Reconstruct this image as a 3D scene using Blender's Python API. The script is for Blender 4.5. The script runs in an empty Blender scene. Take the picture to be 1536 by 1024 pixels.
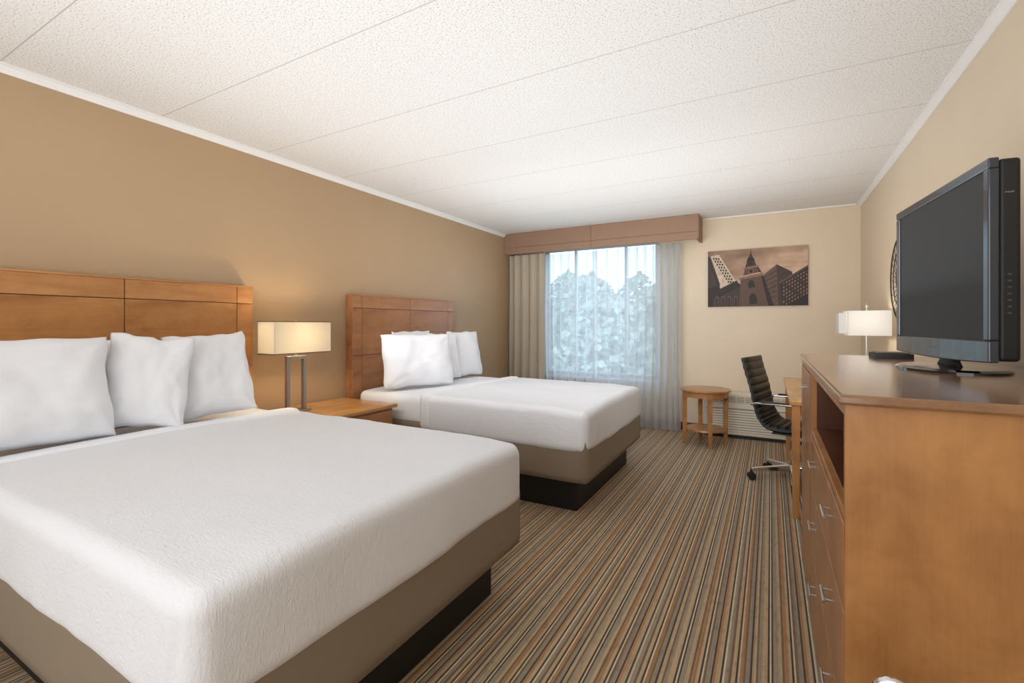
import bpy, bmesh, math, random
from mathutils import Vector, Matrix, noise
random.seed(7)
scene = bpy.context.scene
COL = scene.collection
try:
    scene.view_settings.view_transform = 'Standard'
except Exception: pass

def srgb(r,g,b):
    f=lambda c:(c/255/12.92) if c/255<=0.04045 else ((c/255+0.055)/1.055)**2.4
    return (f(r),f(g),f(b),1)

# ---------------------------------------------------------------- materials
def newmat(name):
    m=bpy.data.materials.new(name); m.use_nodes=True
    nt=m.node_tree; b=nt.nodes['Principled BSDF']
    return m,nt,b
def N(nt,t,**kw):
    n=nt.nodes.new(t)
    for k,v in kw.items(): setattr(n,k,v)
    return n
def L(nt,a,b): nt.links.new(a,b)
def coords(nt,scale=(1,1,1),rot=(0,0,0),loc=(0,0,0),space='Object'):
    tc=N(nt,'ShaderNodeTexCoord'); mp=N(nt,'ShaderNodeMapping')
    mp.inputs['Scale'].default_value=scale; mp.inputs['Rotation'].default_value=rot; mp.inputs['Location'].default_value=loc
    L(nt,tc.outputs[space],mp.inputs['Vector']); return mp.outputs['Vector']
def ramp(nt,fac,stops,interp='LINEAR'):
    r=N(nt,'ShaderNodeValToRGB'); r.color_ramp.interpolation=interp
    e=r.color_ramp.elements
    e[0].position=stops[0][0]; e[0].color=stops[0][1]
    e[1].position=stops[-1][0]; e[1].color=stops[-1][1]
    for p,c in stops[1:-1]:
        x=e.new(p); x.color=c
    L(nt,fac,r.inputs['Fac']); return r.outputs['Color']
def bump(nt,b,height,strength,dist=0.01):
    n=N(nt,'ShaderNodeBump'); n.inputs['Strength'].default_value=strength; n.inputs['Distance'].default_value=dist
    L(nt,height,n.inputs['Height']); L(nt,n.outputs['Normal'],b.inputs['Normal']); return n
def noisetex(nt,vec,scale,detail=3,rough=0.5,dist=0):
    n=N(nt,'ShaderNodeTexNoise'); n.inputs['Scale'].default_value=scale; n.inputs['Detail'].default_value=detail
    n.inputs['Roughness'].default_value=rough; n.inputs['Distortion'].default_value=dist
    L(nt,vec,n.inputs['Vector']); return n.outputs['Fac']
def plain(name,col,rough=0.5,metal=0.0,var=0.06,nscale=8,bumpv=0.0,bscale=200,coat=0):
    m,nt,b=newmat(name)
    v=coords(nt)
    f=noisetex(nt,v,nscale)
    c0=tuple(x*(1-var) for x in col[:3])+(1,); c1=tuple(min(1,x*(1+var)) for x in col[:3])+(1,)
    L(nt,ramp(nt,f,[(0.3,c0),(0.7,c1)]),b.inputs['Base Color'])
    b.inputs['Roughness'].default_value=rough; b.inputs['Metallic'].default_value=metal
    b.inputs['Coat Weight'].default_value=coat
    if bumpv: bump(nt,b,noisetex(nt,v,bscale,2),bumpv,0.002)
    return m
def wood(name,dark,light,axis='y',rough=0.35,scale=1.0,coat=0.15):
    m,nt,b=newmat(name)
    s={'x':(0.8,4,4),'y':(4,0.8,4),'z':(3,3,1.2)}[axis]
    f=noisetex(nt,coords(nt,tuple(q*scale for q in s)),1.8,5,0.55,0.9)
    f2=noisetex(nt,coords(nt,tuple(q*scale for q in {'x':(2,60,60),'y':(60,2,60),'z':(60,60,2)}[axis])),2,3,0.6)
    f3=noisetex(nt,coords(nt),7,6,0.65,0.8)
    mx=N(nt,'ShaderNodeMath',operation='MULTIPLY_ADD'); L(nt,f2,mx.inputs[0]); mx.inputs[1].default_value=0.16; L(nt,f,mx.inputs[2])
    mx2=N(nt,'ShaderNodeMath',operation='MULTIPLY_ADD'); L(nt,f3,mx2.inputs[0]); mx2.inputs[1].default_value=0.5; L(nt,mx.outputs[0],mx2.inputs[2])
    L(nt,ramp(nt,mx2.outputs[0],[(0.55,dark),(1.0,light)]),b.inputs['Base Color'])
    b.inputs['Roughness'].default_value=rough; b.inputs['Coat Weight'].default_value=coat; b.inputs['Coat Roughness'].default_value=0.2
    bump(nt,b,f2,0.03,0.001)
    return m

def wallmat(name,col,stripe=False):
    m,nt,b=newmat(name)
    v=coords(nt,(1,1,1))
    f=noisetex(nt,v,1.5,2)
    c0=tuple(x*0.98 for x in col[:3])+(1,); c1=tuple(x*1.02 for x in col[:3])+(1,)
    L(nt,ramp(nt,f,[(0.35,c0),(0.65,c1)]),b.inputs['Base Color'])
    b.inputs['Roughness'].default_value=0.42; b.inputs['Specular IOR Level'].default_value=0.35
    if stripe:
        v2=coords(nt,(4,4,90)); bump(nt,b,noisetex(nt,v2,3,2),0.12,0.002)
    else:
        bump(nt,b,noisetex(nt,v,180,2),0.06,0.002)
    return m
M_wallL=wallmat('paint_tan',srgb(178,151,119))
M_wallR=wallmat('wallcover_beige',srgb(216,199,173),True)
M_trim=plain('trim_white',srgb(230,229,227),0.4,var=0.01)

def ceilmat():
    m,nt,b=newmat('ceiling_panel')
    tc=N(nt,'ShaderNodeTexCoord'); sp=N(nt,'ShaderNodeSeparateXYZ'); L(nt,tc.outputs['Object'],sp.inputs[0])
    a=N(nt,'ShaderNodeMath',operation='ADD'); L(nt,sp.outputs['Y'],a.inputs[0]); a.inputs[1].default_value=-0.75+6.65
    md=N(nt,'ShaderNodeMath',operation='MODULO'); L(nt,a.outputs[0],md.inputs[0]); md.inputs[1].default_value=0.665
    lt=N(nt,'ShaderNodeMath',operation='LESS_THAN'); L(nt,md.outputs[0],lt.inputs[0]); lt.inputs[1].default_value=0.0055
    f=noisetex(nt,tc.outputs['Object'],140,2,0.6)
    base=ramp(nt,f,[(0.35,srgb(184,180,174)),(0.43,srgb(228,227,224)),(0.7,srgb(237,236,235))])
    mix=N(nt,'ShaderNodeMix',data_type='RGBA'); L(nt,lt.outputs[0],mix.inputs['Factor']); L(nt,base,mix.inputs['A']); mix.inputs['B'].default_value=srgb(192,188,183)
    L(nt,mix.outputs['Result'],b.inputs['Base Color']); b.inputs['Roughness'].default_value=0.9
    bump(nt,b,f,0.28,0.003)
    return m
M_ceil=ceilmat()

def carpetmat():
    m,nt,b=newmat('striped_carpet')
    tc=N(nt,'ShaderNodeTexCoord'); sp=N(nt,'ShaderNodeSeparateXYZ'); L(nt,tc.outputs['Object'],sp.inputs[0])
    a=N(nt,'ShaderNodeMath',operation='ADD'); L(nt,sp.outputs['X'],a.inputs[0]); a.inputs[1].default_value=20
    d=N(nt,'ShaderNodeMath',operation='DIVIDE'); L(nt,a.outputs[0],d.inputs[0]); d.inputs[1].default_value=0.29
    fr=N(nt,'ShaderNodeMath',operation='FRACT'); L(nt,d.outputs[0],fr.inputs[0])
    T=srgb(194,169,135); D=srgb(68,56,48); R=srgb(178,134,92); G=srgb(160,147,128); Bg=srgb(222,204,172); B2=srgb(128,103,80)
    seq=[T,D,Bg,D,G,T,B2,R,T,D,Bg,B2,G,D,R,T,D,Bg,G,B2,T,D,Bg,R,B2,G,D,T,B2,G]
    w=[3,1,.8,.9,2.5,2,1.2,2,1.5,1,.9,1.3,2.4,.9,1.6,2.2,1,1,2.2,1.2,2,1.1,.8,1.8,1.2,2,1,2,1.1,1.6]
    tot=sum(w); p=0; st=[]
    for c,x in zip(seq,w):
        st.append((p/tot,c)); p+=x
    col=ramp(nt,fr.outputs[0],st,'CONSTANT')
    fine=noisetex(nt,coords(nt,(95,.001,.001)),1.0,4,0.75)
    fcol=ramp(nt,fine,[(0.34,(0.64,0.61,0.58,1)),(0.5,(0.96,0.94,0.9,1)),(0.66,(1.1,1.08,1.04,1))])
    mf=N(nt,'ShaderNodeMix',data_type='RGBA',blend_type='MULTIPLY'); mf.inputs['Factor'].default_value=1
    L(nt,col,mf.inputs['A']); L(nt,fcol,mf.inputs['B'])
    n1=noisetex(nt,tc.outputs['Object'],380,2,0.7)
    n2=noisetex(nt,coords(nt,(1,0.3,1)),70,3,0.6)
    n1b=N(nt,'ShaderNodeMath',operation='ADD'); L(nt,n1,n1b.inputs[0]); L(nt,n2,n1b.inputs[1])
    g=ramp(nt,n1b.outputs[0],[(0.72,(0.58,0.58,0.58,1)),(1.0,(1.0,1.0,1.0,1))])
    mix=N(nt,'ShaderNodeMix',data_type='RGBA',blend_type='MULTIPLY'); mix.inputs['Factor'].default_value=0.85
    L(nt,mf.outputs['Result'],mix.inputs['A']); L(nt,g,mix.inputs['B'])
    L(nt,mix.outputs['Result'],b.inputs['Base Color']); b.inputs['Roughness'].default_value=0.8
    b.inputs['Sheen Weight'].default_value=0.05
    bump(nt,b,n1,0.4,0.005)
    return m
M_carpet=carpetmat()

def fabric(name,col,rough=0.85,bstr=0.25,bs=60,emis=0,stretch=(1,1,1),dist=.003,fine=0):
    m,nt,b=newmat(name)
    v=coords(nt,stretch)
    f=noisetex(nt,v,bs,3,0.6,1.2)
    c0=tuple(x*0.98 for x in col[:3])+(1,)
    L(nt,ramp(nt,f,[(0.3,c0),(0.7,col)]),b.inputs['Base Color'])
    b.inputs['Roughness'].default_value=rough; b.inputs['Sheen Weight'].default_value=0.05
    if fine:
        g=noisetex(nt,coords(nt,(1,1,1)),4,3,.6,.6)
        mm=N(nt,'ShaderNodeMath',operation='MULTIPLY_ADD'); L(nt,g,mm.inputs[0]); mm.inputs[1].default_value=fine; L(nt,f,mm.inputs[2]); f=mm.outputs[0]
    bump(nt,b,f,bstr,dist)
    return m
M_blanket=fabric('white_coverlet',srgb(236,239,245),0.8,0.55,42,stretch=(1,2.4,1),dist=.0045,fine=1.5)
M_linen=fabric('white_cotton',srgb(241,243,248),0.8,0.25,14,dist=.003,fine=.8)
M_skirt=fabric('taupe_skirt',srgb(142,128,110),0.7,0.1,120)
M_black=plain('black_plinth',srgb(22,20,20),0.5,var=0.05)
M_head=wood('cherry_headboard',srgb(154,96,50),srgb(194,138,82),'y',0.32)
M_head2=wood('cherry_headboard_brown',srgb(144,94,58),srgb(176,124,82),'y',0.32)
M_wood=wood('honey_maple',srgb(150,98,54),srgb(194,140,84),'z',0.33)
M_woodf=wood('cherry_front',srgb(142,92,54),srgb(178,124,78),'z',0.3)
M_woodt=wood('cherry_top',srgb(124,86,56),srgb(158,116,80),'y',0.16,coat=0.6)
M_wooddk=wood('cherry_dark_edge',srgb(70,38,22),srgb(104,60,38),'y',0.3)
M_nst=wood('honey_table',srgb(168,112,60),srgb(204,152,90),'y',0.25)
M_tblw=wood('side_table_wood',srgb(142,92,52),srgb(180,128,78),'y',0.3)
M_valance=plain('valance_brown',srgb(146,116,94),0.6,var=0.03,bumpv=0.1)
M_chrome=plain('chrome',srgb(215,215,215),0.15,1.0,var=0.01)
M_nickel=plain('brushed_nickel',srgb(186,182,176),0.3,0.9,var=0.03)
M_darkmetal=plain('satin_metal',srgb(164,160,155),0.28,0.85,var=0.03)
M_leather=plain('black_leather',srgb(32,29,28),0.38,var=0.1,bumpv=0.1,bscale=150)
M_tvplastic=plain('gloss_bluegrey_plastic',srgb(48,56,66),0.2,var=0.02,coat=0.4)
M_gloss=plain('piano_black',srgb(10,10,11),0.12,var=0.02,coat=0.6)
M_tvshell=plain('matte_black_plastic',srgb(26,26,28),0.5,var=0.02)
M_screen=plain('dark_screen',srgb(36,36,38),0.55,var=0.01)
M_ptac=plain('beige_enamel',srgb(226,218,200),0.45,var=0.01)
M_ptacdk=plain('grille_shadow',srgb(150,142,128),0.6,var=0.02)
M_frame=plain('window_aluminium',srgb(176,180,186),0.4,0.2,var=0.02)
M_text=plain('grey_print',srgb(150,150,152),0.5,var=0.01)
M_button=plain('grey_button',srgb(72,72,76),0.4,var=0.01)
M_rubber=plain('black_rubber',srgb(25,25,25),0.6,var=0.02)
M_ring=plain('bronze_wire',srgb(60,50,44),0.4,0.5,var=0.05)
def shademat(name,glow):
    m,nt,b=newmat(name)
    v=coords(nt,(1,1,1)); f=noisetex(nt,v,300,2)
    c=(srgb(228,221,206),srgb(236,230,216)) if glow else (srgb(244,243,240),srgb(250,249,246))
    L(nt,ramp(nt,f,[(0.3,c[0]),(0.7,c[1])]),b.inputs['Base Color'])
    b.inputs['Roughness'].default_value=0.8
    tr=N(nt,'ShaderNodeBsdfTranslucent'); tr.inputs['Color'].default_value=(0.95,0.9,0.78,1) if glow else (0.95,0.94,0.92,1)
    mx=N(nt,'ShaderNodeMixShader'); mx.inputs['Fac'].default_value=0.3
    out=nt.nodes['Material Output']
    L(nt,b.outputs[0],mx.inputs[1]); L(nt,tr.outputs[0],mx.inputs[2]); L(nt,mx.outputs[0],out.inputs['Surface'])
    return m
M_shade=shademat('lit_linen_shade',True)
M_shade2=shademat('white_linen_shade',False)
def sheer():
    m,nt,b=newmat('grey_sheer')
    out=nt.nodes['Material Output']
    f=noisetex(nt,coords(nt,(120,120,6)),3,2)
    d=N(nt,'ShaderNodeBsdfDiffuse'); L(nt,ramp(nt,f,[(0.3,srgb(202,201,198)),(0.7,srgb(216,215,213))]),d.inputs['Color'])
    t=N(nt,'ShaderNodeBsdfTranslucent'); t.inputs['Color'].default_value=srgb(226,230,234)
    m1=N(nt,'ShaderNodeMixShader'); m1.inputs['Fac'].default_value=0.55; L(nt,d.outputs[0],m1.inputs[1]); L(nt,t.outputs[0],m1.inputs[2])
    tr=N(nt,'ShaderNodeBsdfTransparent')
    m2=N(nt,'ShaderNodeMixShader')
    lw=N(nt,'ShaderNodeLayerWeight'); lw.inputs['Blend'].default_value=0.5
    r=N(nt,'ShaderNodeMapRange'); L(nt,lw.outputs['Facing'],r.inputs['Value']); r.inputs['To Min'].default_value=0.36; r.inputs['To Max'].default_value=0.02
    L(nt,r.outputs[0],m2.inputs['Fac'])
    L(nt,m1.outputs[0],m2.inputs[1]); L(nt,tr.outputs[0],m2.inputs[2]); L(nt,m2.outputs[0],out.inputs['Surface'])
    return m
M_sheer=sheer()
M_drape=fabric('taupe_drape',srgb(176,164,145),0.85,0.1,120)
def glassmat():
    m,nt,b=newmat('clear_pane')
    out=nt.nodes['Material Output']
    tr=N(nt,'ShaderNodeBsdfTransparent'); tr.inputs['Color'].default_value=(0.92,0.95,0.96,1)
    g=N(nt,'ShaderNodeBsdfGlossy'); g.inputs['Roughness'].default_value=0.03
    mx=N(nt,'ShaderNodeMixShader'); mx.inputs['Fac'].default_value=0.04
    L(nt,tr.outputs[0],mx.inputs[1]); L(nt,g.outputs[0],mx.inputs[2]); L(nt,mx.outputs[0],out.inputs['Surface'])
    return m
M_glass=glassmat()
M_leaf=plain('leaf_green',srgb(146,162,148),0.8,var=0.25,nscale=2)
M_bark=plain('bark',srgb(120,110,100),0.9,var=0.2)
M_grass=plain('grass',srgb(150,160,142),0.9,var=0.2,nscale=1)

# ---------------------------------------------------------------- object helpers
ORG={}
def link(o,parent=None,wpos=None):
    COL.objects.link(o)
    wpos=Vector(wpos) if wpos is not None else Vector((0,0,0))
    if parent is not None:
        o.parent=parent; o.location=wpos-ORG[parent.name]
    else: o.location=wpos
    ORG[o.name]=wpos
    return o
def thing(name,pos,label,cat,group=None):
    e=bpy.data.objects.new(name,None); e.empty_display_size=0.1
    link(e,None,pos); e['label']=label; e['category']=cat
    if group: e['group']=group
    return e
def fin(bm,name,mat,parent=None,bevel=0,smooth=False,label=None,cat=None,kind=None,group=None,seg=2,origin=None):
    if origin is None:
        xs=[v.co for v in bm.verts]
        lo=Vector((min(v.x for v in xs),min(v.y for v in xs),min(v.z for v in xs)))
        hi=Vector((max(v.x for v in xs),max(v.y for v in xs),max(v.z for v in xs)))
        c=(lo+hi)/2
    else: c=Vector(origin)
    bmesh.ops.translate(bm,verts=bm.verts,vec=-c)
    bmesh.ops.recalc_face_normals(bm,faces=bm.faces)
    me=bpy.data.meshes.new(name); bm.to_mesh(me); bm.free()
    mats=mat if isinstance(mat,(list,tuple)) else [mat]
    for m in mats: me.materials.append(m)
    if smooth:
        for p in me.polygons: p.use_smooth=True
    o=bpy.data.objects.new(name,me); link(o,parent,c)
    if bevel:
        b=o.modifiers.new('bevel','BEVEL'); b.width=bevel; b.segments=seg; b.limit_method='ANGLE'; b.angle_limit=math.radians(40)
    if label: o['label']=label
    if cat: o['category']=cat
    if kind: o['kind']=kind
    if group: o['group']=group
    return o
def ab(bm,x0,x1,y0,y1,z0,z1,mi=0):
    r=bmesh.ops.create_cube(bm,size=1)
    for v in r['verts']:
        v.co=Vector((x0+(v.co.x+.5)*(x1-x0),y0+(v.co.y+.5)*(y1-y0),z0+(v.co.z+.5)*(z1-z0)))
    for f in {f for v in r['verts'] for f in v.link_faces}: f.material_index=mi
    return r['verts']
def box(name,x0,x1,y0,y1,z0,z1,mat,parent=None,bevel=0.003,**kw):
    bm=bmesh.new(); ab(bm,x0,x1,y0,y1,z0,z1); return fin(bm,name,mat,parent,bevel,**kw)
def acyl(bm,p0,p1,r0,r1=None,seg=20):
    r1=r0 if r1 is None else r1
    p0=Vector(p0);p1=Vector(p1);d=p1-p0
    r=bmesh.ops.create_cone(bm,cap_ends=True,segments=seg,radius1=r0,radius2=r1,depth=d.length)
    M=Matrix.Translation((p0+p1)/2)@d.to_track_quat('Z','Y').to_matrix().to_4x4()
    bmesh.ops.transform(bm,matrix=M,verts=r['verts']); return r['verts']
def atube(bm,pts,r,seg=10,closed=False):
    pts=[Vector(p) for p in pts]; n=len(pts); rings=[]
    up=None
    for i,p in enumerate(pts):
        a=pts[(i-1)%n] if (i>0 or closed) else p; b=pts[(i+1)%n] if (i<n-1 or closed) else p
        t=(b-a).normalized()
        if up is None: up=Vector((0,0,1)) if abs(t.z)<0.9 else Vector((0,1,0))
        s=t.cross(up); 
        if s.length<1e-4: s=t.cross(Vector((1,0,0)))
        s.normalize(); up=s.cross(t).normalized()
        rings.append([bm.verts.new(p+(s*math.cos(k*2*math.pi/seg)+up*math.sin(k*2*math.pi/seg))*r) for k in range(seg)])
    m=n if closed else n-1
    for i in range(m):
        A=rings[i];B=rings[(i+1)%n]
        for k in range(seg): bm.faces.new((A[k],A[(k+1)%seg],B[(k+1)%seg],B[k]))
    if not closed:
        bm.faces.new(rings[0]); bm.faces.new(rings[-1])
def lathe(bm,prof,c,seg=40):
    rings=[[bm.verts.new((c[0]+r*math.cos(k*2*math.pi/seg),c[1]+r*math.sin(k*2*math.pi/seg),c[2]+z)) for k in range(seg)] for r,z in prof]
    for A,B in zip(rings,rings[1:]):
        for k in range(seg): bm.faces.new((A[k],A[(k+1)%seg],B[(k+1)%seg],B[k]))
    bm.faces.new(rings[0]); bm.faces.new(rings[-1])

# ---------------------------------------------------------------- room
XL,XR,YB,YF,ZC=-3.20,0.802,5.88,-2.0,2.49
WX0,WX1,WZ0,WZ1=-2.74,-1.20,0.57,2.30
S=dict(kind='structure')
box('floor',XL-.1,XR+.1,YF-.1,YB+.1,-0.1,0,M_carpet,bevel=0,**S)
box('ceiling',XL-.1,XR+.1,YF-.1,YB+.1,ZC,ZC+.1,M_ceil,bevel=0,origin=(0,0,ZC),**S)
box('wall_left',XL-.1,XL,YF,YB,0,ZC,M_wallL,bevel=0,**S)
box('wall_right',XR,XR+.1,YF,YB,0,ZC,M_wallR,bevel=0,**S)
box('wall_front',XL-.1,XR+.1,YF-.1,YF,0,ZC,M_wallR,bevel=0,**S)
bm=bmesh.new()
ab(bm,XL-.1,WX0,YB,YB+.12,0,ZC); ab(bm,WX1,XR+.1,YB,YB+.12,0,ZC); ab(bm,WX0,WX1,YB,YB+.12,0,WZ0); ab(bm,WX0,WX1,YB,YB+.12,WZ1,ZC)
fin(bm,'wall_back',M_wallR,**S)
def crown(name,axis,a0,a1,pos,sgn):
    bm=bmesh.new(); prof=[(0,0),(0,-.042),(.006,-.042),(.011,-.031),(.024,-.014),(.033,-.008),(.033,0)]
    R=[]
    for a in (a0,a1):
        R.append([bm.verts.new((pos+sgn*d,a,ZC+z) if axis=='y' else (a,pos+sgn*d,ZC+z)) for d,z in prof])
    n=len(prof)
    for k in range(n): bm.faces.new((R[0][k],R[0][(k+1)%n],R[1][(k+1)%n],R[1][k]))
    bm.faces.new(R[0]); bm.faces.new(R[1])
    fin(bm,name,M_trim,**S)
crown('trim_1','y',YF,YB,XL,1); crown('trim_2','y',YF,YB,XR,-1)
bm=bmesh.new(); ab(bm,-0.70,XR-.04,YB-.010,YB,ZC-.012,ZC); fin(bm,'trim_3',M_trim,**S)
box('baseboard_right',XR-.012,XR,YF,YB-.012,0,.09,M_wooddk,**S)
box('baseboard_left',XL,XL+.012,YF,YB-.012,0,.09,M_wooddk,**S)
box('baseboard_back',XL+.012,XR-.012,YB-.012,YB,0,.09,M_wooddk,**S)

# window
bm=bmesh.new(); t=.05
y0,y1=YB+.04,YB+.09
ab(bm,WX0,WX1,y0,y1,WZ0,WZ0+t); ab(bm,WX0,WX1,y0,y1,WZ1-t,WZ1)
ab(bm,WX0,WX0+t,y0,y1,WZ0+t,WZ1-t); ab(bm,WX1-t,WX1,y0,y1,WZ0+t,WZ1-t)
for xm in (-2.30,-1.62): ab(bm,xm-.016,xm+.016,y0,y1,WZ0+t,WZ1-t)
w=fin(bm,'window_1',M_frame,bevel=.003,**S)
bm=bmesh.new(); ab(bm,WX0+t,WX1-t,YB+.062,YB+.066,WZ0+t,WZ1-t)
fin(bm,'glass_pane',M_glass,parent=w)
bm=bmesh.new(); ab(bm,WX0-.03,WX1+.03,YB-.05,YB+.04,WZ0-.03,WZ0)
fin(bm,'trim_4',M_trim,bevel=.004,**S)

# outside
box('ground',-30,20,YB+.5,60,-3.2,-3.0,M_grass,bevel=0,kind='structure')
def tree(x,y,top,seed):
    rnd=random.Random(seed)
    t=thing('tree',(x,y,-3.0),'leafy green tree standing outside the window','tree','trees outside the window')
    bm=bmesh.new(); acyl(bm,(x,y,-3),(x,y,top-2),.18,.08,10)
    for k in range(4):
        a=rnd.random()*6.28; acyl(bm,(x,y,top-3.2+k*.3),(x+math.cos(a)*.9,y+math.sin(a)*.9,top-1.8+k*.3),.06,.02,6)
    fin(bm,'trunk',M_bark,t)
    bm=bmesh.new()
    for k in range(4600):
        a=rnd.random()*6.28; zz=rnd.random()**.8; prof=math.sin(math.pi*min(1,zz*.93+.1))**.6
        rr=1.68*prof*math.sqrt(rnd.random())
        c=Vector((x+rr*math.cos(a),y+rr*math.sin(a),top-4.6+4.6*zz))
        if zz>.65 and noise.noise(c*1.1)<-.2: continue
        r=.06+.10*rnd.random()
        u=Vector((rnd.uniform(-1,1),rnd.uniform(-1,1),rnd.uniform(-1,1))).normalized(); w_=u.cross(Vector((rnd.uniform(-1,1),rnd.uniform(-1,1),.3))).normalized()
        bm.faces.new([bm.verts.new(c+p) for p in (u*r,w_*r*.7,-u*r,-w_*r*.7)])
    fin(bm,'foliage',M_leaf,t,smooth=False)
for i,(x,y,tp) in enumerate([(-7.3,12.4,2.8),(-3.9,12.4,2.2),(-5.6,16.0,3.1),(-9.4,16.2,3.4),(-1.9,16.2,2.4),(-3.9,19.8,3.1),(-7.6,19.9,3.7),(-.4,12.2,2.0),(-11.4,19.9,4.0),(-5.8,23.8,3.9),(-2.4,23.4,3.3),(-9.6,23.6,4.2)]): tree(x,y,tp,i)

# ---------------------------------------------------------------- valance and curtains
v=thing('valance',(-1.95,5.7,2.208),'brown padded box valance above the window','valance')
vx0,vx1=XL+.002,-.714; vm=(vx0+vx1)/2
bm=bmesh.new(); ab(bm,vx0,vx1,5.575,5.875,2.47,2.488); ab(bm,vx1-.02,vx1-.001,5.575,5.875,2.215,2.47); ab(bm,vx0,vx1-.02,5.57,5.58,2.212,2.47)
fin(bm,'valance_box',M_valance,v,bevel=.002)
for (a,b_) in ((vx0,vm-.001),(vm+.001,vx1)):
    for (c,d) in ((2.208,2.295),(2.297,2.488)):
        box('padded_panel',a,b_,5.55,5.57,c,d,M_valance,v,bevel=.0025)
box('end_panel',vx1-.001,vx1+.014,5.55,5.875,2.208,2.488,M_valance,v,bevel=.005)

def curtain(x0,x1,yc,dens,seed,label,mat,amp0=.026,group='sheer curtains at the window'):
    bm=bmesh.new(); nx=320; nz=28; rows=[]
    ph=[0]
    for i in range(nx):
        u=i/nx; ph.append(ph[-1]+dens(u)*(x1-x0)/nx*2*math.pi)
    for j in range(nz+1):
        z=0.012+(2.2-.012)*j/nz; row=[]
        for i in range(nx+1):
            u=i/nx; x=x0+(x1-x0)*u
            amp=amp0*(1+.5*(1-z/2.2))*(1+.6*noise.noise((x*2.3,seed,z*.5)))
            y=yc+amp*math.sin(ph[i]+1.2*noise.noise((x*3,z*.5,seed)))+.012*noise.noise((x*5,z*.9,seed+3))
            dx=(.03*noise.noise((x*1.5,z*.9,seed+9))*(1-z/2.2)+.012*math.cos(ph[i]))*min(1,12*u*(1-u))
            row.append(bm.verts.new((x+dx,y,z)))
        rows.append(row)
    for a,b_ in zip(rows,rows[1:]):
        for i in range(nx): bm.faces.new((a[i],a[i+1],b_[i+1],b_[i]))
    fin(bm,'curtain',mat,smooth=True,label=label,cat='curtain',group=group)
LS='grey translucent sheer curtain hanging to the carpet in soft folds'
curtain(-3.00,-1.956,5.775,lambda u:11-4*u,1,LS,M_sheer,.021)
curtain(-1.99,-.92,5.705,lambda u:7+8*u*u,5,LS,M_sheer,.021)
curtain(-3.16,-2.64,5.64,lambda u:8.0,9,'opaque taupe drape gathered beside the sheer curtain',M_drape,.024,None)

# ---------------------------------------------------------------- beds
def roundbox(bm,x0,x1,y0,y1,z0,z1,r,nx,ny,nz,fn=None):
    vd={}
    def V(i,j,k):
        if (i,j,k) in vd: return vd[i,j,k]
        p=Vector((x0+(x1-x0)*i/nx,y0+(y1-y0)*j/ny,z0+(z1-z0)*k/nz))
        q=Vector((min(max(p.x,x0+r),x1-r),min(max(p.y,y0+r),y1-r),min(max(p.z,z0+r),z1-r)))
        d=p-q
        if d.length>1e-9: p=q+d.normalized()*r
        if fn: p=fn(p)
        vd[i,j,k]=bm.verts.new(p); return vd[i,j,k]
    for i in range(nx):
        for j in range(ny):
            for k in (0,nz):
                bm.faces.new((V(i,j,k),V(i+1,j,k),V(i+1,j+1,k),V(i,j+1,k)))
    for i in range(nx):
        for k in range(nz):
            for j in (0,ny): bm.faces.new((V(i,j,k),V(i+1,j,k),V(i+1,j,k+1),V(i,j,k+1)))
    for j in range(ny):
        for k in range(nz):
            for i in (0,nx): bm.faces.new((V(i,j,k),V(i,j+1,k),V(i,j+1,k+1),V(i,j,k+1)))
def bed(yc,foldx,seed,label,crease):
    W=.735; xf=-1.015; xh=-3.08
    e=thing('bed',(-2.05,yc,0),label,'bed','queen beds')
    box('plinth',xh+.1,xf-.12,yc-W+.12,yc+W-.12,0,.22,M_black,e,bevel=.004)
    bm=bmesh.new(); roundbox(bm,xh,xf-.014,yc-W+.014,yc+W-.014,.215,.50,.025,20,20,6)
    fin(bm,'box_spring_cover',M_skirt,e,smooth=True)
    def fold(p):
        q=Vector(p)
        dpt=min(1,max(0,.64-q.z)/.2)
        oy=-1 if q.y<yc-W+.12 else (1 if q.y>yc+W-.12 else 0)
        fx=max(0,(q.x-(xf-.30))/.30); fy=max(0,(abs(q.y-yc)-(W-.30))/.30)
        up=min(1,max(0,(q.z-.45)/.2))
        q.z-=.022*(fx*fy)**1.5*up
        s=(fx*fy)**3
        q.x-=.016*s; q.y-=.016*s*(1 if q.y>yc else -1)
        if p.z<.66:
            ox=1 if p.x>xf-.12 else 0
            w=noise.noise((q.x*3,q.y*3,seed))*.010+.003*math.sin(q.x*9+q.y*7+seed)+.003*noise.noise((q.x*11,q.y*11,q.z*3+seed))
            q.x+=ox*w*dpt; q.y+=oy*w*dpt
            q.z+=.006*noise.noise((q.x*1.6,q.y*1.6,seed+4))*dpt
            cr=xf-.05-.14*(.68-p.z)
            dd=p.x-cr
            if oy:
                if abs(dd)<.02: q.y-=oy*crease*(1-abs(dd)/.02)*min(1,dpt*1.5+.2)
                elif 0<dd<.07: q.y+=oy*crease*.4*math.sin(math.pi*dd/.07)*dpt
        else:
            edge=max(0,(abs(q.y-yc)-(W-.22))/.22)
            q.z+=.010*(1-((q.y-yc)/W)**2) + .005*noise.noise((q.x*3.2,q.y*3.2,seed+7))+.0025*noise.noise((q.x*11,q.y*9,seed+7))*(.5+edge)
        return q
    bm=bmesh.new(); roundbox(bm,xh+.0,foldx,yc-W+.02,yc+W-.02,.45,.690,.05,50,60,10,fold)
    fin(bm,'sheet',M_linen,e,smooth=True)
    bm=bmesh.new(); roundbox(bm,foldx-.30,xf,yc-W,yc+W,.415,.703,.050,180,120,24,fold)
    fin(bm,'coverlet',M_blanket,e,smooth=True)
    bm=bmesh.new(); roundbox(bm,foldx-.36,foldx-.24,yc-W-.006,yc+W+.006,.43,.716,.042,20,100,14,fold)
    fin(bm,'folded_band',M_linen,e,smooth=True)
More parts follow.
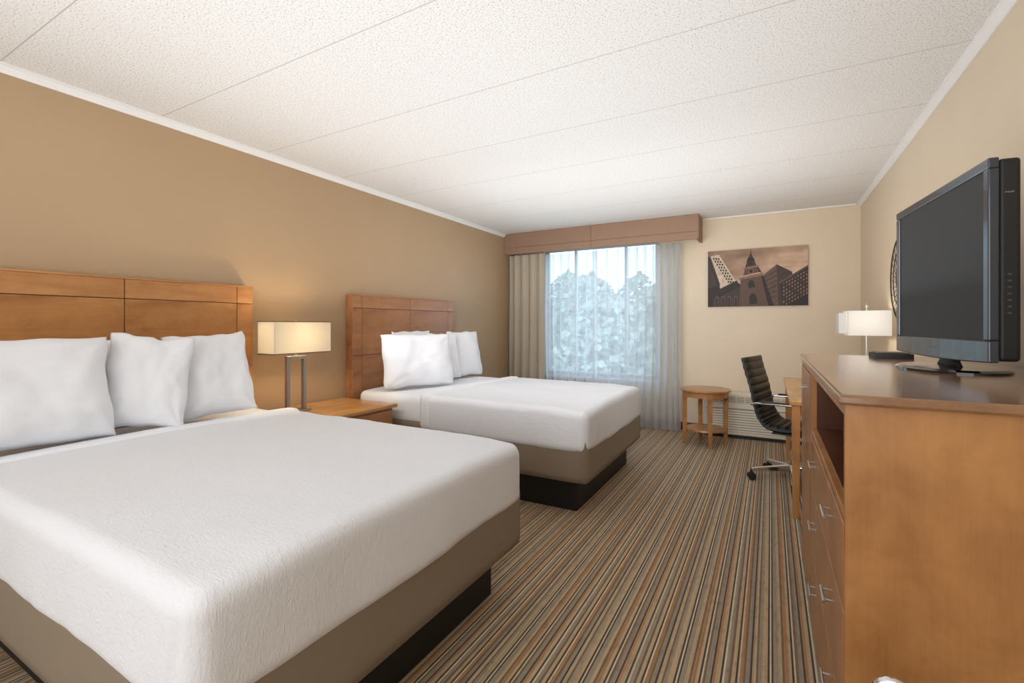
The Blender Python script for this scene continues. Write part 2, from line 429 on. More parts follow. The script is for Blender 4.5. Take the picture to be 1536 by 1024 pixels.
bed(1.235,-2.39,2,'queen bed with white coverlet and taupe base beside a nightstand',.013)
bed(3.56,-2.04,6,'queen bed with white coverlet and taupe base nearer the window',.002)

def headboard(yc,m,label):
    h=.725; x0=XL+.003; x1=-3.12
    e=thing('headboard',(x0,yc,.25),label,'headboard','bed headboards')
    box('backing',x0,x1-.012,yc-h+.004,yc+h-.004,.25,1.505,M_wooddk,e)
    ys=[-h,-h+.105,0,h-.105,h]; zs=[.26,.985,1.395,1.505]
    for a,b_ in zip(ys,ys[1:]):
        for c,d in zip(zs,zs[1:]):
            box('panel',x1-.014,x1,yc+a+.002,yc+b_-.002,c+.002,d-.002,m,e,bevel=.002)
    box('cap',x0,x1+.004,yc-h-.002,yc+h+.002,1.503,1.513,m,e,bevel=.002)
    box('side_rail',x0,x1-.002,yc+h-.003,yc+h+.004,.26,1.503,m,e,bevel=.001)
    box('side_rail',x0,x1-.002,yc-h-.004,yc-h+.003,.26,1.503,m,e,bevel=.001)
headboard(1.217,M_head,'cherry wood panel headboard on tan wall behind bed')
headboard(3.55,M_head2,'brown cherry wood panel headboard near the window curtain')

def pillow(w,h,t,pos,lean,yaw,seed,label,roll=0,conc=.07):
    bm=bmesh.new(); n=50; G={}
    for s in (1,-1):
        for i in range(n+1):
            for j in range(n+1):
                u=-1+2*i/n; v=-1+2*j/n
                if (i in(0,n) or j in(0,n)) and s==-1: G[i,j,s]=G[i,j,1]; continue
                cc=max(0,abs(u)+abs(v)-1.7)/.3
                px=u*(1-conc*(1-v**2)*abs(u)**3)*(1-.03*cc); py=v*(1-conc*(1-u**2)*abs(v)**3)*(1-.03*cc)
                if v<0: px*=1+.05*v*v*(1-abs(u)**4)
                th=((1-abs(u)**2.6)*(1-abs(v)**2.6))**.5*(1-.14*v)
                nz=noise.noise((u*1.6+seed,v*1.6,s*3.1))*.22+noise.noise((u*4+seed,v*4,s))*.08
                cr=0
                for sx in (-1,1):
                    for sy in (-1,1):
                        dx_=u-sx; dy_=v-sy; rr=math.hypot(dx_,dy_)
                        if rr<.8: cr+=math.sin(math.atan2(dy_,dx_)*9+seed)*.12*rr*(.8-rr)*3
                z=s*t/2*th*(1+nz+cr)
                wob=.018*noise.noise((u*2,v*2,seed+11))
                G[i,j,s]=bm.verts.new((px*w/2+wob,py*h/2+wob,z+.02*noise.noise((u*1.2,v*1.2,seed+5))))
    for s in (1,-1):
        for i in range(n):
            for j in range(n):
                f=[G[i,j,s],G[i+1,j,s],G[i+1,j+1,s],G[i,j+1,s]]
                if s==-1: f.reverse()
                bm.faces.new(f)
    me=bpy.data.meshes.new('pillow'); bmesh.ops.recalc_face_normals(bm,faces=bm.faces); bm.to_mesh(me); bm.free()
    for p in me.polygons: p.use_smooth=True
    me.materials.append(M_linen)
    o=bpy.data.objects.new('pillow',me); COL.objects.link(o)
    l=math.radians(lean)
    R=Matrix(((0,-math.sin(l),math.cos(l)),(1,0,0),(0,math.cos(l),math.sin(l)))).to_4x4()
    o.matrix_world=Matrix.Translation(pos)@Matrix.Rotation(math.radians(yaw),4,'Z')@R@Matrix.Rotation(math.radians(roll),4,'Z')
    o['label']=label; o['category']='pillow'; o['group']='white bed pillows'
LP='plump white pillow leaning against the wooden headboard'
LB='white pillow tucked behind other pillows at the headboard'
pillow(.64,.51,.24,(-2.83,.735,.955),18,-4,1,LP,0,.08)
pillow(.46,.47,.08,(-3.05,.99,.945),3,0,2,LB,0)
pillow(.37,.51,.15,(-2.83,1.205,.96),19,-24,3,LP,-6,.08)
pillow(.43,.51,.17,(-2.87,1.54,.96),18,-14,4,LP,5,.08)
pillow(.68,.47,.20,(-2.70,3.18,.943),12,-22,5,LP,0,.05)
pillow(.56,.50,.08,(-3.05,3.50,.95),3,0,6,LB,0)
pillow(.36,.47,.14,(-2.82,3.70,.943),12,-16,7,LP,0,.05)
pillow(.44,.48,.15,(-2.83,4.07,.948),12,-12,8,LP,0,.05)

# ---------------------------------------------------------------- nightstand
e=thing('nightstand',(-2.9,2.39,0),'honey wood nightstand with one drawer between the beds','nightstand')
nx0,nx1,ny0,ny1=XL+.015,-2.56,2.02,2.77
box('top',nx0,nx1,ny0,ny1,.605,.634,M_nst,e,bevel=.006)
box('body',nx0+.01,nx1-.03,ny0+.03,ny1-.03,.0,.605,M_wood,e)
d=box('drawer',nx1-.032,nx1-.014,ny0+.045,ny1-.045,.43,.59,M_woodf,e)
for yy in (2.22,2.57):
    bm=bmesh.new(); acyl(bm,(nx1-.014,yy,.515),(nx1+.004,yy,.515),.006); acyl(bm,(nx1+.002,yy,.515),(nx1+.014,yy,.515),.013,.015)
    fin(bm,'knob',M_nickel,d,smooth=False,bevel=.002)
box('lower_panel',nx1-.032,nx1-.016,ny0+.045,ny1-.045,.06,.415,M_woodf,e)

# ---------------------------------------------------------------- lamps
def rect_shade(cx,cy,dx,dy,z0,z1,mat,parent,label=None,trim=None):
    bm=bmesh.new(); t=.003
    ab(bm,cx-dx,cx+dx,cy-dy,cy-dy+t,z0,z1); ab(bm,cx-dx,cx+dx,cy+dy-t,cy+dy,z0,z1)
    ab(bm,cx-dx,cx-dx+t,cy-dy+t,cy+dy-t,z0,z1); ab(bm,cx+dx-t,cx+dx,cy-dy+t,cy+dy-t,z0,z1)
    o=fin(bm,'lamp_shade',mat,parent,label=label)
    if trim:
        for zz in (z0,z1-.006):
            bm=bmesh.new(); g=.0015
            ab(bm,cx-dx-g,cx+dx+g,cy-dy-g,cy-dy,zz,zz+.006); ab(bm,cx-dx-g,cx+dx+g,cy+dy,cy+dy+g,zz,zz+.006)
            ab(bm,cx-dx-g,cx-dx,cy-dy,cy+dy,zz,zz+.006); ab(bm,cx+dx,cx+dx+g,cy-dy,cy+dy,zz,zz+.006)
            fin(bm,'shade_trim',trim,o)
    return o
M_trimb=plain('shade_binding',srgb(110,88,62),.7,var=.03)
lx,ly=-2.95,2.155
e=thing('table_lamp',(lx,ly,.634),'lit table lamp with rectangular shade and open metal frame base','lamp')
box('base',lx-.05,lx+.05,ly-.09,ly+.09,.634,.648,M_darkmetal,e,bevel=.003)
bm=bmesh.new()
for s in (-1,1): ab(bm,lx-.013,lx+.013,ly+s*.065-.013,ly+s*.065+.013,.648,1.03)
ab(bm,lx-.013,lx+.013,ly-.052,ly+.052,1.006,1.03)
fin(bm,'frame',M_darkmetal,e,bevel=.002)
bm=bmesh.new(); acyl(bm,(lx,ly,1.03),(lx,ly,1.12),.01); acyl(bm,(lx,ly,1.07),(lx,ly,1.11),.018); acyl(bm,(lx,ly,1.11),(lx,ly,1.285),.004)
ab(bm,lx-.087,lx+.087,ly-.003,ly+.003,1.262,1.266)
fin(bm,'socket',M_nickel,e)
rect_shade(lx,ly,.09,.225,1.05,1.275,M_shade,e,'glowing cream linen shade',M_trimb)
bl=bpy.data.lights.new('bulb','POINT'); bl.energy=8.5; bl.color=(1,.80,.54); bl.shadow_soft_size=.03
bo=bpy.data.objects.new('bulb_light',bl); COL.objects.link(bo); bo.location=(lx,ly,1.17)

# ---------------------------------------------------------------- side table
tx,ty=-.604,5.28
e=thing('side_table',(tx,ty,0),'small round wooden side table with lower shelf by the air conditioner','table')
bm=bmesh.new(); lathe(bm,[(.0001,.555),(.235,.555),(.25,.562),(.25,.574),(.244,.581),(.0001,.581)],(tx,ty,0),48); fin(bm,'top',M_tblw,e,smooth=False)
bm=bmesh.new(); lathe(bm,[(.205,.50),(.215,.50),(.215,.555),(.205,.555)],(tx,ty,0),48); fin(bm,'apron',M_tblw,e)
bm=bmesh.new(); lathe(bm,[(.0001,.15),(.19,.15),(.195,.155),(.19,.17),(.0001,.17)],(tx,ty,0),48); fin(bm,'shelf',M_tblw,e)
for k in range(4):
    a=math.radians(20+90*k); cx=tx+.205*math.cos(a); cy=ty+.205*math.sin(a)
    bm=bmesh.new(); vs=ab(bm,-.022,.022,-.022,.022,0,.556)
    for v_ in vs:
        if v_.co.z<.1: v_.co.x*=.75; v_.co.y*=.75
    bmesh.ops.transform(bm,matrix=Matrix.Translation((cx,cy,0))@Matrix.Rotation(a,4,'Z'),verts=bm.verts)
    fin(bm,'leg',M_tblw,e,bevel=.002)

# ---------------------------------------------------------------- air conditioner
e=thing('air_conditioner',(-.1,5.78,0),'cream through-wall air conditioner with grille below the artwork','air conditioner')
ax0,ax1=-.66,.42
box('cabinet',ax0,ax1,5.69,5.868,.035,.50,M_ptac,e,bevel=.012)
bm=bmesh.new()
for i in range(9): 
    z=.075+i*.0275; ab(bm,ax0+.03,ax1-.03,5.678,5.692,z,z+.019)
fin(bm,'lower_grille',M_ptac,e)
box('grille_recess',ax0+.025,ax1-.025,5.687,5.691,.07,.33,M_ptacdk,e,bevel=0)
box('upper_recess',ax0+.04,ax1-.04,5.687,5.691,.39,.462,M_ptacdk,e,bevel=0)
bm=bmesh.new()
for i in range(4): 
    z=.395+i*.018; ab(bm,ax0+.04,ax1-.04,5.682,5.692,z,z+.008)
for i in range(12):
    x=ax0+.07+i*.085; ab(bm,x,x+.008,5.680,5.692,.39,.462)
fin(bm,'upper_grille',M_ptac,e)
box('base',ax0+.02,ax1-.02,5.70,5.868,0,.035,M_black,e)

# ---------------------------------------------------------------- desk
e=thing('desk',(.45,4.28,0),'narrow wooden writing desk against the wall beside the dresser','desk')
dx0,dx1,dy0,dy1=.105,XR-.015,3.50,5.06
box('top',dx0,dx1,dy0,dy1,.73,.76,M_nst,e,bevel=.005)
bm=bmesh.new(); ab(bm,dx0+.03,dx0+.048,dy0+.06,dy1-.06,.665,.73); ab(bm,dx1-.02,dx1-.002,dy0+.06,dy1-.06,.60,.73)
ab(bm,dx0+.06,dx1-.06,dy0+.025,dy0+.043,.665,.73); ab(bm,dx0+.06,dx1-.06,dy1-.043,dy1-.025,.665,.73)
fin(bm,'apron',M_wood,e)
for X in (dx0+.038,dx1-.03):
    for Y in (dy0+.038,dy1-.04):
        bm=bmesh.new(); vs=ab(bm,X-.025,X+.025,Y-.025,Y+.025,0,.73)
        for v_ in vs:
            if v_.co.z<.1: v_.co.x=X+(v_.co.x-X)*.75; v_.co.y=Y+(v_.co.y-Y)*.75
        fin(bm,'leg',M_wood,e,bevel=.002)
# desk lamp
lx,ly=.635,4.40
e=thing('table_lamp',(lx,ly,.76),'table lamp with white stepped box shade standing on the desk','lamp')
box('base',lx-.08,lx+.08,ly-.08,ly+.08,.76,.778,M_nickel,e,bevel=.003)
bm=bmesh.new(); acyl(bm,(lx,ly,.778),(lx,ly,1.24),.009); acyl(bm,(lx,ly,1.20),(lx,ly,1.25),.018)
fin(bm,'pole',M_nickel,e,smooth=False)
bm=bmesh.new(); acyl(bm,(lx,ly,1.25),(lx,ly,1.40),.004); acyl(bm,(lx,ly,1.385),(lx,ly,1.395),.012); acyl(bm,(lx,ly,1.395),(lx,ly,1.42),.007,.003)
ab(bm,lx-.128,lx+.128,ly-.003,ly+.003,1.345,1.349)
fin(bm,'finial',M_nickel,e)
rect_shade(lx,ly,.130,.135,1.17,1.355,M_shade2,e,'white fabric box shade')
rect_shade(lx-.155,ly+.03,.024,.085,1.185,1.34,M_shade2,e,'white fabric side panel')
bl=bpy.data.lights.new('bulb','POINT'); bl.energy=2.2; bl.color=(1,.93,.84); bl.shadow_soft_size=.03
bo=bpy.data.objects.new('bulb_light',bl); COL.objects.link(bo); bo.location=(lx,ly,1.285)

# round wall ornament
e=thing('wall_ornament',(XR-.02,4.18,1.58),'round openwork dark metal ornament hung on the wall','wall decoration')
bm=bmesh.new()
for r_,tr in ((.12,.003),(.21,.003),(.295,.0045)):
    atube(bm,[(XR-.008,4.18+r_*math.cos(k*math.pi/32),1.58+r_*math.sin(k*math.pi/32)) for k in range(64)],tr,8,True)
fin(bm,'rings',M_ring,e,smooth=True)
bm=bmesh.new()
for k in range(28):
    a=k*math.pi/14
    acyl(bm,(XR-.008,4.18+.12*math.cos(a),1.58+.12*math.sin(a)),(XR-.008,4.18+.295*math.cos(a+.25),1.58+.295*math.sin(a+.25)),.0018,seg=6)
fin(bm,'spokes',M_ring,e,smooth=True)

# ---------------------------------------------------------------- dresser
DX0,DX1,DY0,DY1,DT=.146,XR-.015,1.28,2.93,1.072
e=thing('dresser',(.47,2.1,0),'tall honey wood dresser with open niche and nickel drawer pulls','dresser')
ym=2.30; ts=.020
bm=bmesh.new()
ab(bm,DX0,DX1,DY0,DY0+ts,.0,DT); ab(bm,DX0,DX1,DY1-ts,DY1,.0,DT); ab(bm,DX0+.003,DX1,ym-.010,ym+.010,.06,DT)
ab(bm,DX0+.02,DX1-.01,DY0+ts,DY1-ts,.045,.06)
ab(bm,DX0+.002,DX1-.01,DY0+ts,ym-.010,.80,.82); ab(bm,DX0+.002,DX1-.01,DY0+ts,DY1-ts,DT-.03,DT)
ab(bm,DX0+.05,DX0+.06,DY0+ts,DY1-ts,0,.05)
fin(bm,'body',M_wood,e,bevel=.0015)
bm=bmesh.new(); ab(bm,DX1-.01,DX1,DY0+ts,DY1-ts,.06,DT); fin(bm,'back_panel',M_wooddk,e)
bm=bmesh.new(); y0_,y1_=DY0+ts+.0005,ym-.0105
ab(bm,DX0+.02,DX1-.012,y1_-.004,y1_,.822,DT-.032); ab(bm,DX0+.02,DX1-.012,y0_,y0_+.004,.822,DT-.032); ab(bm,DX0+.02,DX1-.012,y0_+.004,y1_-.004,.8205,.824)
fin(bm,'niche_lining',M_wooddk,e)
box('top',DX0-.012,DX1,DY0-.02,DY1+.015,DT,1.095,M_woodt,e,bevel=.006)
dd=box('door',DX0-.002,DX0+.018,ym+.012,DY1-ts-.002,.062,DT-.034,M_woodf,e)
def pull(parent,y,z):
    bm=bmesh.new(); x=DX0
    for s in (-1,1): acyl(bm,(x,y+s*.030,z),(x-.020,y+s*.030,z),.0035,seg=10)
    acyl(bm,(x-.020,y-.045,z),(x-.020,y+.045,z),.0042,seg=12)
    fin(bm,'handle',M_nickel,parent,label='brushed nickel bar handle')
pull(dd,2.52,.97)
for z0,z1,zh in ((.60,.796,.73),(.345,.595,.50),(.065,.340,.26)):
    d=box('drawer',DX0-.002,DX0+.018,DY0+ts+.002,ym-.012,z0,z1,M_woodf,e,bevel=.003)
    pull(d,1.56,zh); pull(d,2.06,zh)

# ---------------------------------------------------------------- television (local coords, screen faces -x)
e=thing('television',(0,0,0),'black flat screen television on pedestal stand atop the dresser','television')
hw=.362; zb,zt=.048,.623
bm=bmesh.new(); b_=.030
ab(bm,-.010,.014,-hw,hw,zt-b_,zt); ab(bm,-.010,.014,-hw,-hw+b_,zb+.062,zt-b_); ab(bm,-.010,.014,hw-b_,hw,zb+.062,zt-b_)
n=24; R=[]
for i in range(n+1):
    y=-hw+2*hw*i/n; zl=zb-.008*(1-(y/hw)**2)
    R.append([bm.verts.new(p) for p in ((-.010,y,zl),(.014,y,zl),(.014,y,zb+.062),(-.010,y,zb+.062))])
for A,B in zip(R,R[1:]):
    for k in range(4): bm.faces.new((A[k],A[(k+1)%4],B[(k+1)%4],B[k]))
bm.faces.new(R[0]); bm.faces.new(R[-1])
fin(bm,'bezel',M_tvplastic,e,bevel=.004)
box('screen',-.004,.01,-hw+b_-.002,hw-b_+.002,zb+.060,zt-b_+.002,M_screen,e,bevel=0)
bm=bmesh.new(); vs=ab(bm,.014,.062,-hw+.004,hw-.004,zb+.004,zt-.004)
ab(bm,.062,.085,-hw+.08,hw-.08,zb+.05,zt-.08)
fin(bm,'rear_shell',M_tvshell,e,bevel=.010,seg=3)
bm=bmesh.new(); lathe(bm,[(.0001,0),(1,0),(1,.006),(.92,.012),(.0001,.016)],(0,0,0),48)
for v_ in bm.verts: v_.co.x=v_.co.x*.14+.035; v_.co.y*=.215
fin(bm,'stand_base',M_gloss,e,smooth=False)
bm=bmesh.new(); lathe(bm,[(1,.012),(.8,.03),(.75,.075),(.75,.09)],(0,0,0),24)
for v_ in bm.verts: v_.co.x=v_.co.x*.02+.035; v_.co.y*=.085
fin(bm,'stand_neck',M_tvshell,e,smooth=True)
bm=bmesh.new()
for i in range(7):
    z=.185+i*.018; ab(bm,.032,.041,-hw+.0028,-hw+.006,z,z+.005)
fin(bm,'side_buttons',M_button,e,bevel=.001)
def text(s,size,name,parent,M,mat):
    c=bpy.data.curves.new(name,'FONT'); c.body=s; c.size=size; c.extrude=.0004; c.align_x='CENTER'; c.align_y='CENTER'
    o=bpy.data.objects.new(name+'_tmp',c); COL.objects.link(o); bpy.context.view_layer.update()
    me=bpy.data.meshes.new_from_object(o.evaluated_get(bpy.context.evaluated_depsgraph_get()))
    bpy.data.objects.remove(o)
    me.materials.clear(); me.materials.append(mat); me.transform(M)
    q=bpy.data.objects.new(name,me); COL.objects.link(q); q.parent=parent; ORG[q.name]=Vector((0,0,0)); return q
MT=Matrix(((0,0,-1),(-1,0,0),(0,1,0))).to_4x4()
text('PHILIPS',.015,'logo',e,Matrix.Translation((-.0105,0,zb+.03))@MT,M_text)
MS=Matrix(((1,0,0),(0,0,-1),(0,1,0))).to_4x4()
text('PHILIPS',.006,'side_logo',e,Matrix.Translation((.036,-hw+.0035,zt-.10))@MS,M_text)
e.location=(.508,2.15,1.095); e.rotation_euler=(0,0,math.radians(5.5))

# tray on dresser
e=thing('tray',(.49,2.76,1.095),'small black tray box on the dresser behind television','tray')
bm=bmesh.new(); ab(bm,.42,.56,2.69,2.85,1.095,1.10); ab(bm,.42,.426,2.69,2.85,1.10,1.118); ab(bm,.554,.56,2.69,2.85,1.10,1.118); ab(bm,.426,.554,2.69,2.696,1.10,1.118); ab(bm,.426,.554,2.844,2.85,1.10,1.118)
fin(bm,'tray_shell',M_tvshell,e,bevel=.001)
box('tray_lid',.43,.55,2.70,2.84,1.10,1.122,M_leather,e,bevel=.003)

# ---------------------------------------------------------------- office chair (local, faces +x)
e=thing('office_chair',(0,0,0),'black ribbed leather office chair with chrome five-star base at the desk','chair')
def sling(name,path,w,ribs,th=.022):
    P=[Vector((x,0,z)) for x,z in path]; D=[]
    for i in range(len(P)-1):
        p0=P[max(0,i-1)];p1=P[i];p2=P[i+1];p3=P[min(len(P)-1,i+2)]
        for k in range(24):
            t=k/24; D.append(.5*((2*p1)+(-p0+p2)*t+(2*p0-5*p1+4*p2-p3)*t*t+(-p0+3*p1-3*p2+p3)*t**3))
    D.append(P[-1]); n=len(D); bm=bmesh.new(); ny=8; F=[];B=[]
    for i,p in enumerate(D):
        t=(D[min(n-1,i+1)]-D[max(0,i-1)]).normalized(); nn=Vector((-t.z,0,t.x))
        u=i/(n-1); rb=abs(math.sin(u*ribs*math.pi))**.6
        for s,Ls in ((1,F),(-1,B)):
            row=[]
            for j in range(ny+1):
                v=-1+2*j/ny; e_=(1-abs(v)**8)
                row.append(bm.verts.new(p+nn*s*th*(.5+.5*rb)*(.5+.5*e_)+Vector((0,v*w/2,0))))
            Ls.append(row)
    for Ls in (F,B):
        for a,b2 in zip(Ls,Ls[1:]):
            for j in range(ny): bm.faces.new((a[j],a[j+1],b2[j+1],b2[j]))
    for a,b2,c,d in [(F[i][0],F[i+1][0],B[i+1][0],B[i][0]) for i in range(n-1)]+[(F[i][ny],F[i+1][ny],B[i+1][ny],B[i][ny]) for i in range(n-1)]: bm.faces.new((a,b2,c,d))
    for i in (0,n-1):
        for j in range(ny): bm.faces.new((F[i][j],F[i][j+1],B[i][j+1],B[i][j]))
    return fin(bm,name,M_leather,e,smooth=True),D
bk,D1=sling('backrest',[(-.31,.985),(-.285,.88),(-.25,.76),(-.225,.64),(-.20,.54),(-.165,.48)],.46,10,.032)
st,D2=sling('seat',[(-.165,.475),(-.12,.445),(-.02,.435),(.10,.445),(.21,.45),(.265,.43)],.46,9,.030)
for s in (-1,1):
    bm=bmesh.new(); atube(bm,[p+Vector((0,s*.240,0)) for p in (D1+D2)[::6]],.010,8); fin(bm,'side_rail',M_tvshell,e,smooth=True)
    bm=bmesh.new(); y=s*.262
    atube(bm,[(-.245,y-s*.02,.62),(-.20,y,.635),(-.05,y,.64),(.08,y,.64),(.13,y,.62),(.14,y,.56),(.10,y,.47),(.06,y-s*.02,.43)],.009,8)
    fin(bm,'armrest',M_chrome,e,smooth=True)
    bm=bmesh.new(); ab(bm,-.17,.09,y-.02,y+.02,.645,.658); fin(bm,'armrest_pad',M_leather,e,bevel=.005)
bm=bmesh.new(); ab(bm,-.10,.12,-.235,.235,.405,.418); ab(bm,-.07,.09,-.06,.06,.37,.405); fin(bm,'seat_mount',M_tvshell,e,bevel=.004)
bm=bmesh.new(); acyl(bm,(0,0,.09),(0,0,.24),.028); acyl(bm,(0,0,.24),(0,0,.38),.016); fin(bm,'column',M_chrome,e)
bm=bmesh.new(); acyl(bm,(0,0,.075),(0,0,.13),.045,.035)
for k in range(5):
    a=math.radians(212+72*k); d=Vector((math.cos(a),math.sin(a),0)); pe=Vector((-d.y,d.x,0))
    p=[Vector((0,0,.11))+d*.03,Vector((0,0,.085))+d*.31]
    vs=[]
    for q,w_,h_ in ((p[0],.028,.022),(p[1],.015,.011)):
        vs.append([bm.verts.new(q+pe*w_*a_+Vector((0,0,h_*b2))) for a_,b2 in ((-1,-1),(1,-1),(1,1),(-1,1))])
    for j in range(4): bm.faces.new((vs[0][j],vs[0][(j+1)%4],vs[1][(j+1)%4],vs[1][j]))
    bm.faces.new(vs[0]); bm.faces.new(vs[1])
fin(bm,'star_base',M_chrome,e,bevel=.004)
for k in range(5):
    a=math.radians(212+72*k); d=Vector((math.cos(a),math.sin(a),0)); pe=Vector((-d.y,d.x,0)); c=d*.31+Vector((0,0,.03))
    bm=bmesh.new(); acyl(bm,c-pe*.026,c-pe*.008,.03); acyl(bm,c+pe*.008,c+pe*.026,.03); acyl(bm,c-pe*.01,c+pe*.01,.012); acyl(bm,c,c+Vector((0,0,.055)),.008)
    fin(bm,'caster',M_rubber,e,bevel=.003)
e.location=(.16,4.34,0); e.rotation_euler=(0,0,math.radians(-14))

# ---------------------------------------------------------------- wall art
AX0,AX1,AZ0,AZ1=-.638,.347,1.458,2.098; AYf=YB-.032
e=thing('wall_art',(-.145,AYf,1.778),'sepia canvas print of a brick church tower among city buildings','picture')
box('canvas',AX0,AX1,AYf,YB-.002,AZ0,AZ1,M_wooddk,e,bevel=.002)
def pm(n,c): return plain('print_'+n,c,0.6,var=.22,nscale=26)
def skyprint():
    m,nt,b=newmat('print_sky')
    tc=N(nt,'ShaderNodeTexCoord'); sp=N(nt,'ShaderNodeSeparateXYZ'); L(nt,tc.outputs['Object'],sp.inputs[0])
    f=noisetex(nt,coords(nt,(1,1,2.5)),2.2,4,0.6)
    mm=N(nt,'ShaderNodeMath',operation='MULTIPLY_ADD'); L(nt,sp.outputs['X'],mm.inputs[0]); mm.inputs[1].default_value=.35; L(nt,f,mm.inputs[2])
    m3=N(nt,'ShaderNodeMath',operation='MULTIPLY_ADD'); L(nt,sp.outputs['Z'],m3.inputs[0]); m3.inputs[1].default_value=-.5; L(nt,mm.outputs[0],m3.inputs[2])
    L(nt,ramp(nt,m3.outputs[0],[(0.2,srgb(126,98,80)),(0.5,srgb(178,146,120)),(0.75,srgb(214,188,164))]),b.inputs['Base Color']); b.inputs['Roughness'].default_value=.6; return m
def brickprint():
    m,nt,b=newmat('print_brick'); br=N(nt,'ShaderNodeTexBrick'); L(nt,coords(nt,(1,1,1),(math.radians(90),0,math.radians(-4))),br.inputs['Vector']); br.inputs['Scale'].default_value=46
    br.inputs['Color1'].default_value=srgb(104,78,62); br.inputs['Color2'].default_value=srgb(80,58,46); br.inputs['Mortar'].default_value=srgb(56,40,34)
    L(nt,br.outputs['Color'],b.inputs['Base Color']); b.inputs['Roughness'].default_value=.6; return m
AM=[skyprint(),pm('pale',srgb(196,176,154)),brickprint(),pm('dark',srgb(34,24,20)),pm('tan',srgb(132,100,80)),pm('shadow',srgb(60,44,38)),pm('mid',srgb(92,70,58))]
bm=bmesh.new(); layer=[0]
def ap(pts,mi):
    layer[0]+=1; y=AYf-.0004-layer[0]*.00002
    vs=[bm.verts.new((AX0+(px-1062)/150*(AX1-AX0),y,AZ1-(py-0)/92*(AZ1-AZ0))) for px,py in pts]
    f=bm.faces.new(vs); f.material_index=mi
Q=lambda *p:[(p[i],p[i+1]) for i in range(0,len(p),2)]
ap(Q(1062,0,1212,0,1212,92,1062,92),0)
ap(Q(1062,9,1080,6,1106,50,1096,60,1062,70),1)
ap(Q(1062,9,1066,8,1082,56,1076,64,1062,66),5)
for r in range(10):
    for c in range(6):
        x=1070+c*4.0+r*2.9; y=11+r*4.9+c*.4
        if y>56 or x>1079+(y-8)*.55: continue
        ap(Q(x,y,x+2.2,y-.3,x+3.3,y+2.8,x+1.1,y+3.2),3)
for r in range(9):
    x=1063+r*1.9; y=13+r*5.4
    ap(Q(x,y,x+2,y-.3,x+3.2,y+3,x+1.1,y+3.5),3)
ap(Q(1062,62,1080,56,1092,92,1062,92),3)
ap(Q(1147,44,1168,27,1170,92,1147,92),6)
ap(Q(1168,27,1190,40,1196,92,1170,92),5)
for r in range(6): ap(Q(1150,46+r*7,1168,36+r*8,1168,37.2+r*8,1150,47.2+r*7),3)
ap(Q(1172,56,1212,32,1212,92,1178,92),3)
ap(Q(1171,55,1212,30.5,1212,33,1172,58),6)
for r in range(7):
    for c in range(9):
        x=1177+c*4.0; y=57+r*5.6-c*2.3
        if y<38 or y>89: continue
        ap(Q(x,y,x+2.0,y-1.1,x+2.2,y+2.0,x+.2,y+3.1),4 if (r*3+c)%4 else 6)
ap(Q(1070,68,1108,52,1116,58,1116,92,1070,92),5)
ap(Q(1066,70,1108,50,1114,60,1072,80),3)
for c in range(4):
    x=1074+c*10; ap(Q(x,90,x,78,x+1.5,75,x+3.5,74,x+5,77,x+5,90),6)
    ap(Q(x+1,90,x+1,79,x+2.5,76,x+4,79,x+4,90),3)
ap(Q(1114,45,1144,40,1156,92,1112,92),2)
ap(Q(1144,40,1149,45,1164,92,1156,92),3)
ap(Q(1111,44,1146,38,1151,43,1112,49),4)
ap(Q(1111,44,1146,38,1146,39,1111,45),1)
ap(Q(1118,43,1121,29,1138,27,1142,38),2)
ap(Q(1138,27,1140,28,1146,39,1142,38),3)
ap(Q(1118,30,1140,27,1142,29.5,1118,32.5),4)
ap(Q(1121,29,1124,20,1135,19,1138,27),5)
ap(Q(1123,21,1125.5,14,1133,13.5,1136,19.5),3)
ap(Q(1126,14,1129,7,1130.4,7,1132.5,13.5),5)
ap(Q(1129.3,8,1129.3,2,1130.1,2,1130.1,8),3)
ap([(1130+4*math.cos(k*.5236),36+4.2*math.sin(k*.5236)) for k in range(12)],4)
ap([(1130+3*math.cos(k*.5236),36+3.2*math.sin(k*.5236)) for k in range(12)],3)
ap(Q(1126,63,1125.5,55,1128,51,1132,50,1135,54,1136.5,62),3)
ap(Q(1128,89,1127,77,1130,72,1135,71.5,1138,76,1140,88),3)
ap(Q(1126.5,26,1126.5,22,1129,20.5,1131.5,22,1132,25.5),3)
me=bpy.data.meshes.new('print'); 
c=Vector(((AX0+AX1)/2,AYf,(AZ0+AZ1)/2)); bmesh.ops.translate(bm,verts=bm.verts,vec=-c); bm.to_mesh(me); bm.free()
for m in AM: me.materials.append(m)
link(bpy.data.objects.new('print',me),e,c)

# ---------------------------------------------------------------- waste bin with chrome handle beside dresser
bx,by=.20,1.09
e=thing('waste_bin',(bx,by,0),'black waste bin with arched chrome handle beside the dresser','bin')
bm=bmesh.new(); lathe(bm,[(.09,0),(.12,.44),(.125,.45),(.116,.45),(.088,.01)],(bx,by,0),36); fin(bm,'bin_body',M_tvshell,e,smooth=False)
bm=bmesh.new(); atube(bm,[(bx-.115,by,.44),(bx-.10,by,.50)]+[(bx-.03*math.cos(a),by,.565+.03*math.sin(a)) for a in [k*math.pi/8 for k in range(9)]]+[(bx+.10,by,.50),(bx+.115,by,.44)],.008,10); fin(bm,'handle',M_chrome,e,smooth=True,label='chrome arched handle')

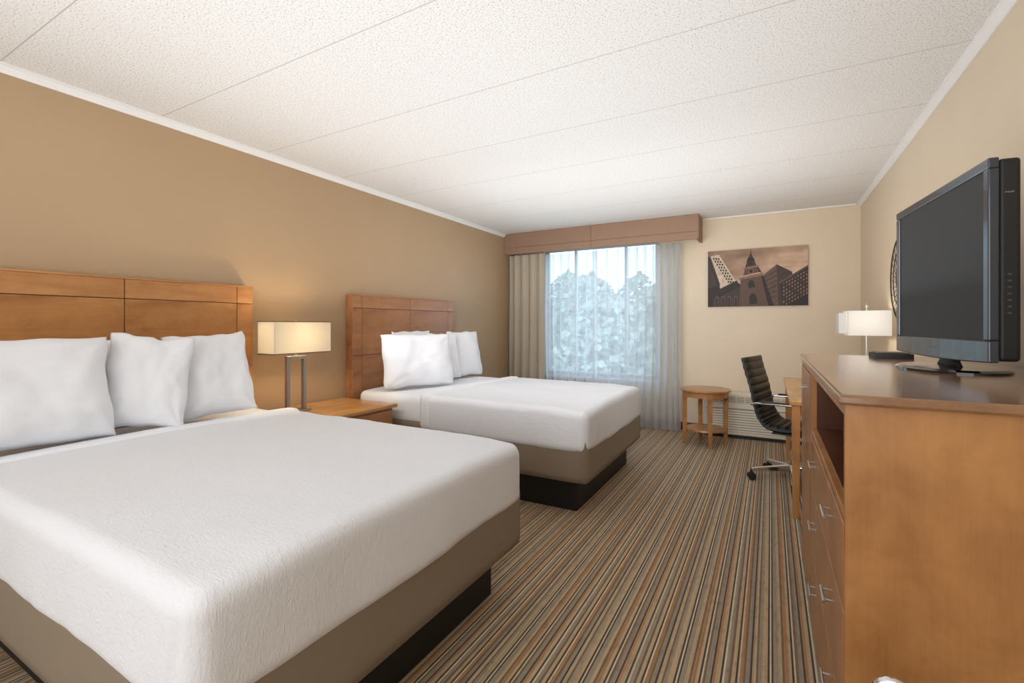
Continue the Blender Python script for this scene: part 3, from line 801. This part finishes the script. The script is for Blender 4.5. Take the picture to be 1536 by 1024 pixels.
# ---------------------------------------------------------------- lights
def area(name,loc,target,sx,sy,en,col=(1,1,1),spread=180):
    l=bpy.data.lights.new(name,'AREA'); l.shape='RECTANGLE'; l.size=sx; l.size_y=sy; l.energy=en; l.color=col; l.spread=math.radians(spread)
    o=bpy.data.objects.new(name,l); COL.objects.link(o); o.location=loc
    o.rotation_euler=(Vector(target)-Vector(loc)).to_track_quat('-Z','Y').to_euler()
area('room_fill',(-1.0,-1.8,1.45),(-1.2,4,1.2),3.2,1.9,54,(.94,.97,1))  # added fill behind the camera, no fixture of the room
area('middle_fill',(-1.2,2.3,1.5),(-1.2,6,1.3),3.2,.9,17,(.98,.98,1),100)  # unseen panel added mid-room to brighten the window end
l=bpy.data.lights.new('ceiling_fill','AREA'); l.shape='RECTANGLE'; l.size=3.0; l.size_y=5.6; l.energy=56; l.color=(.94,.97,1)  # added upward fill that lifts the ceiling, not a real fixture
o=bpy.data.objects.new('ceiling_fill',l); COL.objects.link(o); o.location=(-1.2,2.2,1.36); o.rotation_euler=(math.pi,0,0)
sun=bpy.data.lights.new('sun','SUN'); sun.energy=3; sun.angle=.05
so=bpy.data.objects.new('sun',sun); COL.objects.link(so); so.rotation_euler=(math.radians(50),0,math.radians(35))
w=bpy.data.worlds.new('world'); scene.world=w; w.use_nodes=True; nt=w.node_tree
bg=nt.nodes['Background']
tc=N(nt,'ShaderNodeTexCoord'); sp=N(nt,'ShaderNodeSeparateXYZ'); L(nt,tc.outputs['Generated'],sp.inputs[0])
L(nt,ramp(nt,sp.outputs['Z'],[(0.0,(0.80,0.88,0.98,1)),(0.12,(0.60,0.77,0.98,1)),(0.6,(0.64,0.78,0.96,1))]),bg.inputs['Color'])
bg.inputs['Strength'].default_value=4.4

# ---------------------------------------------------------------- camera
cam=bpy.data.cameras.new('camera'); co=bpy.data.objects.new('camera',cam); COL.objects.link(co)
cam.sensor_width=36; cam.lens=700/1536*36; cam.shift_y=-25/1536; cam.clip_start=.02
co.location=(0,0,1.25); co.rotation_euler=(math.radians(90),0,math.radians(29.0))
scene.camera=co
